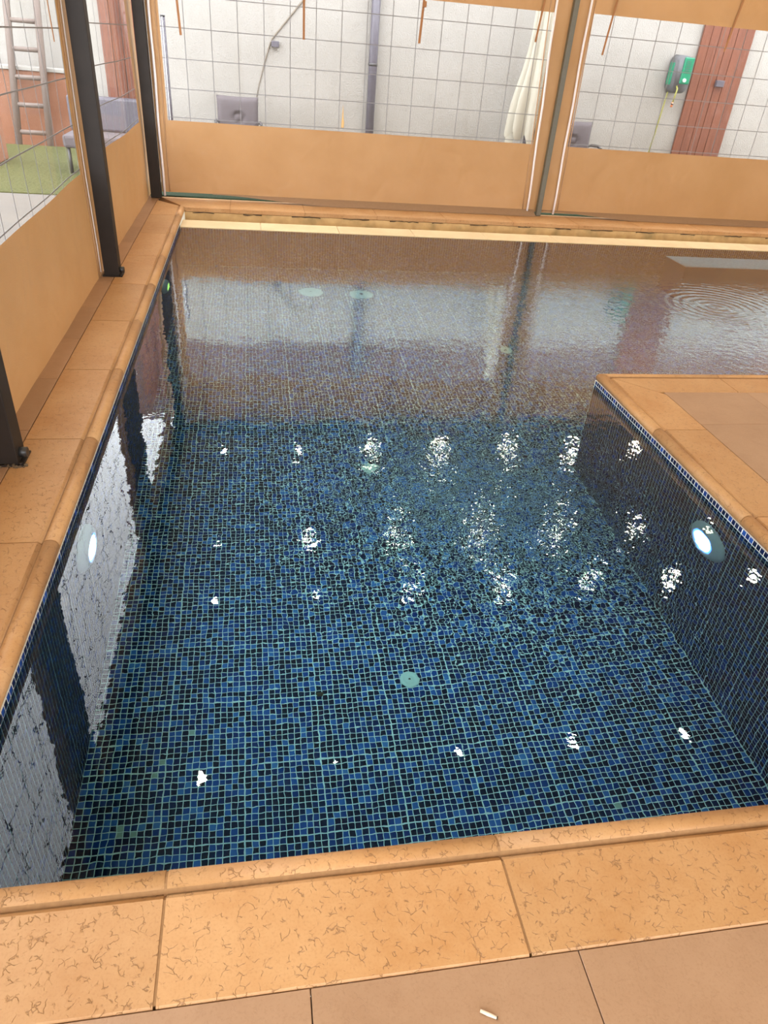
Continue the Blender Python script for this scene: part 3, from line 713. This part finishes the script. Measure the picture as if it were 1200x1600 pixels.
cb.data.materials[0] = plain('tan_cable', (0.20, 0.165, 0.125), 0.7); tag(cb, 'tan cable running down the white wall to the junction box', 'cable')
fp = empty('fence_pole', (-0.952, 9.75, -0.21)); tag(fp, 'slim dark pole behind the left edge of the back window', 'pole')
tube('shaft', [(0, 0, 0), (0, 0, 1.83)], 0.024, 'pipe', fp, 10); tube('pole_cap', [(0, 0, 1.83), (0, 0, 1.845)], 0.026, 'blackplastic', fp, 10)
tube('stripe', [(-0.004, -0.026, 0.0), (-0.004, -0.026, 1.83)], 0.004, 'white_plastic', fp, 6)
# timber panel of vertical boards
def timber(x0, x1, y1, label, n, z1=3.3):
    o = empty('timber_panel', ((x0 + x1) / 2, y1, -0.02)); tag(o, label, 'panel', 'timber panels on the white wall')
    wd = (x1 - x0) / n; xm = (x0 + x1) / 2
    box('backing', x0 - xm, x1 - xm, -0.02, 0, 0, z1, 'umber', o)
    for k in range(n):
        ww = random.uniform(-0.004, 0.004)
        box('board', x0 - xm + k * wd + 0.003, x0 - xm + (k + 1) * wd - 0.003, -0.045 + ww, -0.02, 0, z1, 'wood', o, 0.003, 1)
    return o
timber(6.085, 6.85, YW - 0.002, 'red brown timber panel of vertical boards right of the hose reel', 6)
lt = box('panel_box', 6.46, 6.58, YW - 0.10, YW - 0.045, 1.39, 1.47, 'pipe', None, 0.006); tag(lt, 'small grey box fixed to the red brown timber panel', 'box')

# hose reel
def reel():
    o = empty('hose_reel', (5.835, YW, 1.27)); tag(o, 'green and grey hose reel hanging on the white wall', 'hose reel')
    box('wall_bracket', -0.06, 0.06, -0.05, 0, 0.10, 0.40, 'reel_grey', o, 0.006)
    bm = bmesh.new(); prof = [(-0.135, 0.08), (-0.10, 0.0), (0.06, 0.0), (0.125, 0.06), (0.14, 0.30), (0.125, 0.41), (0.06, 0.455), (-0.09, 0.455), (-0.135, 0.40)]
    a = [bm.verts.new((x, -0.05, z)) for x, z in prof]; b = [bm.verts.new((x * 0.94, -0.25, z * 0.95 + 0.01)) for x, z in prof]
    bm.faces.new(a); bm.faces.new(b)
    for i in range(len(a)): bm.faces.new((a[i], b[i], b[(i + 1) % len(a)], a[(i + 1) % len(a)]))
    bmesh.ops.bevel(bm, geom=list(bm.edges), offset=0.012, segments=2, affect='EDGES')
    link('housing', bm_mesh(bm, 'housing'), 'reel_grey', o, True)
    box('front_panel', -0.035, 0.115, -0.272, -0.245, 0.12, 0.43, 'reel_green', o, 0.012)
    box('side_panel', -0.142, -0.125, -0.20, -0.09, 0.10, 0.36, 'reel_green', o, 0.007)
    for k in range(6): box('vent_rib', 0.0, 0.06, -0.276, -0.270, 0.25 + 0.026 * k, 0.258 + 0.026 * k, 'reel_grey', o)
    tube('release_knob', [(0.02, -0.27, 0.165), (0.02, -0.295, 0.165)], 0.022, 'white_plastic', o, 12)
    hg = tube('hose_guide', [(-0.05, -0.24, 0.095), (-0.045, -0.275, 0.06), (-0.055, -0.28, -0.02), (-0.065, -0.28, -0.10)], 0.011, 'hose', o, 8)
    tube('nozzle', [(-0.066, -0.28, -0.10), (-0.07, -0.28, -0.16)], [0.014, 0.017], 'orange', hg, 10)
    tube('nozzle_collar', [(-0.067, -0.28, -0.115), (-0.068, -0.28, -0.13)], 0.018, 'blackplastic', hg, 10)
    hs = [(-0.09, -0.12, 0.02), (-0.095, -0.10, -0.2), (-0.11, -0.09, -0.5), (-0.13, -0.08, -0.8), (-0.16, -0.08, -1.1), (-0.2, -0.10, -1.25), (-0.3, -0.14, -1.275)]
    tube('hose', hs, 0.010, 'hose', o, 8)
reel()

# garden chairs with tufted cushions
def chair(x, y, rz, label, w=0.50):
    o = empty('garden_chair', (x, y, -0.02), rz); tag(o, label, 'chair', 'garden chairs in front of the white wall')
    h = w / 2
    for sx in (-1, 1):
        for sy in (-1, 1):
            tube('leg', [(sx * (h + 0.02), sy * 0.24, 0), (sx * (h + 0.02), sy * 0.23, 0.42 if sy > 0 else 0.62)], 0.013, 'frame_metal', o, 8)
        tube('armrest', [(sx * (h + 0.02), -0.25, 0.62), (sx * (h + 0.025), -0.1, 0.635), (sx * (h + 0.02), 0.16, 0.62), (sx * (h + 0.015), 0.26, 0.60)], [0.014, 0.018, 0.018, 0.012], 'frame_metal', o, 8)
    tube('seat_frame', [(-h, -0.24, 0.40), (h, -0.24, 0.40), (h, 0.24, 0.40), (-h, 0.24, 0.40), (-h, -0.24, 0.40)], 0.012, 'frame_metal', o, 8)
    tube('back_frame', [(-h + 0.03, 0.24, 0.40), (-h + 0.03, 0.33, 0.83), (h - 0.03, 0.33, 0.83), (h - 0.03, 0.24, 0.40)], 0.012, 'frame_metal', o, 8)
    def cushion(name, w_, h_, t, place):
        bm = bmesh.new(); n = 18; g = {}
        for sgn in (1, -1):
            for i in range(n + 1):
                for j in range(n + 1):
                    u, v = i / n * 2 - 1, j / n * 2 - 1
                    e = max(0.0, (1 - u ** 8) * (1 - v ** 8)) ** 0.5
                    r = math.hypot(u * w_, v * h_) / 0.11
                    a = math.atan2(v, u)
                    puck = 0.45 * math.exp(-((r - 1) / 0.28) ** 2) + 0.10 * math.exp(-((r - 1.5) / 0.5) ** 2) * math.cos(18 * a)
                    d = sgn * (t * 0.5 * e * (1 - (puck if sgn > 0 else 0)))
                    if (i in (0, n) or j in (0, n)) and sgn < 0: continue
                    g[sgn, i, j] = bm.verts.new(place(u * w_ / 2 * (1 - 0.03 * (1 - v * v)), v * h_ / 2 * (1 - 0.03 * (1 - u * u)), d))
        gv = lambda s, i, j: g.get((s, i, j), g.get((1, i, j)))
        for s in (1, -1):
            for i in range(n):
                for j in range(n):
                    q = [gv(s, i, j), gv(s, i + 1, j), gv(s, i + 1, j + 1), gv(s, i, j + 1)]
                    bm.faces.new(q if s > 0 else q[::-1]).smooth = True
        return link(name, bm_mesh(bm, name), 'cushion', o)
    cushion('seat_cushion', w, 0.48, 0.10, lambda u, v, d: (u, v, 0.455 + d))
    cushion('back_cushion', w + 0.02, 0.46, 0.12, lambda u, v, d: (u, 0.235 + v * 0.20 - d, 0.66 + v))
    return o
chair(-0.175, 10.1, 0.03, 'taupe tufted garden chair against the white wall, left of the drain pipe')
chair(4.30, 10.1, -0.10, 'taupe tufted garden chair against the white wall, right of the slim post')
# closed parasol
def parasol():
    o = empty('closed_parasol', (3.62, 10.2, -0.02)); tag(o, 'closed cream canvas parasol hanging in folds beside the slim post', 'parasol')
    tube('pole', [(-0.02, 0, 0.05), (0, 0, 2.75)], 0.024, 'pipe', o, 12)
    link('base', lathe_mesh('base', [(0.0, 0.0), (0.25, 0.0), (0.25, 0.05), (0.05, 0.07), (0.035, 0.2), (0, 0.2)], 24), 'frame_metal', o)
    bm = bmesh.new(); rings = []; seg = 64
    for j in range(25):
        t = j / 24; z = 2.65 - t * 1.95
        ring = []
        for k in range(seg):
            a = k * 2 * math.pi / seg
            r = 0.04 + 0.20 * t ** 0.8 + 0.02 * math.sin(3 * t * 3)
            fold = 0.62 * (1.6 * abs(math.cos(4 * a + 0.6 * math.sin(2.0 * t))) - 1.0) * (0.35 + 0.65 * t)
            r *= 1 + fold * 0.85 + 0.12 * math.sin(3 * a + 1)
            zz = z - (0.10 * math.cos(8 * a) + 0.12 * math.sin(3 * a + 0.5)) * (max(0, t - 0.55) / 0.45) ** 1.5
            ring.append(bm.verts.new((r * math.cos(a), r * math.sin(a) * 0.8, zz)))
        rings.append(ring)
    for a, b in zip(rings, rings[1:]):
        for k in range(seg): bm.faces.new((a[k], a[(k + 1) % seg], b[(k + 1) % seg], b[k])).smooth = True
    link('canopy', bm_mesh(bm, 'canopy'), 'canvas', o)
    for k in range(4):
        a = k * math.pi / 2 + 0.4
        tube('rib', [(0.03 * math.cos(a), 0.03 * math.sin(a), 2.6), (0.09 * math.cos(a), 0.09 * math.sin(a), 0.85 + 0.1 * k)], 0.007, 'frame_metal', o, 6)
parasol()

# ------------------------------------------------------------------ garden beyond the left curtains
lawn = box('garden_lawn', -9, -1.97, 8.6, 12.1, -0.21, -0.05, 'lawn'); tag(lawn, 'green lawn beyond the left curtains', 'lawn', kind='stuff')
slab('floor_path', -9, -1.62, -3.0, 8.6, -0.21, -0.06, 'path', 'pale path beside the left curtains')
slab('wall_garden', -10, -1.95, 13.7, 13.9, -0.21, 3.4, 'white_wall', 'white house wall beyond the lawn')
tc = empty('terracotta_wall', (-5.0, 12.9, -0.21)); tag(tc, 'low terracotta wall behind the lawn', 'wall')
box('wall_body', -3.5, 3.0, -0.1, 0.1, 0, 1.05, 'terracotta', tc, 0.01); box('capping', -3.52, 3.02, -0.13, 0.13, 1.05, 1.10, 'white_wall', tc, 0.008)
tp = empty('terracotta_planter', (-3.55, 10.5, -0.05)); tag(tp, 'terracotta planter block at the left frame edge', 'planter')
box('planter_body', -0.55, 0.42, -0.25, 0.25, 0, 0.86, 'terracotta', tp, 0.02); box('planter_rim', -0.57, 0.44, -0.27, 0.27, 0.86, 0.92, 'terracotta', tp, 0.01)
ld = empty('leaning_ladder', (-3.2, 12.3, -0.21)); tag(ld, 'brown grey ladder leaning against the white house wall', 'ladder')
for sx in (-0.22, 0.22): tube('side_rail', [(sx, 0.0, 0), (sx * 0.85, 1.30, 3.6)], 0.05, 'ladder', ld, 6)
for k in range(10):
    t = 0.08 + k * 0.095; tube('rung', [(-0.21, 1.30 * t, 3.6 * t), (0.21, 1.30 * t, 3.6 * t)], 0.035, 'ladder', ld, 6)
timber(-1.80, -1.30, YW - 0.002, 'red brown timber panel seen through the far left window', 4)
sf = empty('garden_bench', (-1.75, 10.2, -0.05)); tag(sf, 'grey garden bench below the timber panel in the far left window', 'bench')
box('seat', -0.5, 0.45, -0.3, 0.25, 0.28, 0.42, 'cushion', sf, 0.03); box('backrest', -0.5, 0.45, 0.22, 0.36, 0.42, 0.80, 'pipe', sf, 0.03)
for sx in (-0.45, 0.40):
    for sy in (-0.25, 0.28): tube('leg', [(sx, sy, 0), (sx, sy, 0.28)], 0.02, 'frame_metal', sf, 8)
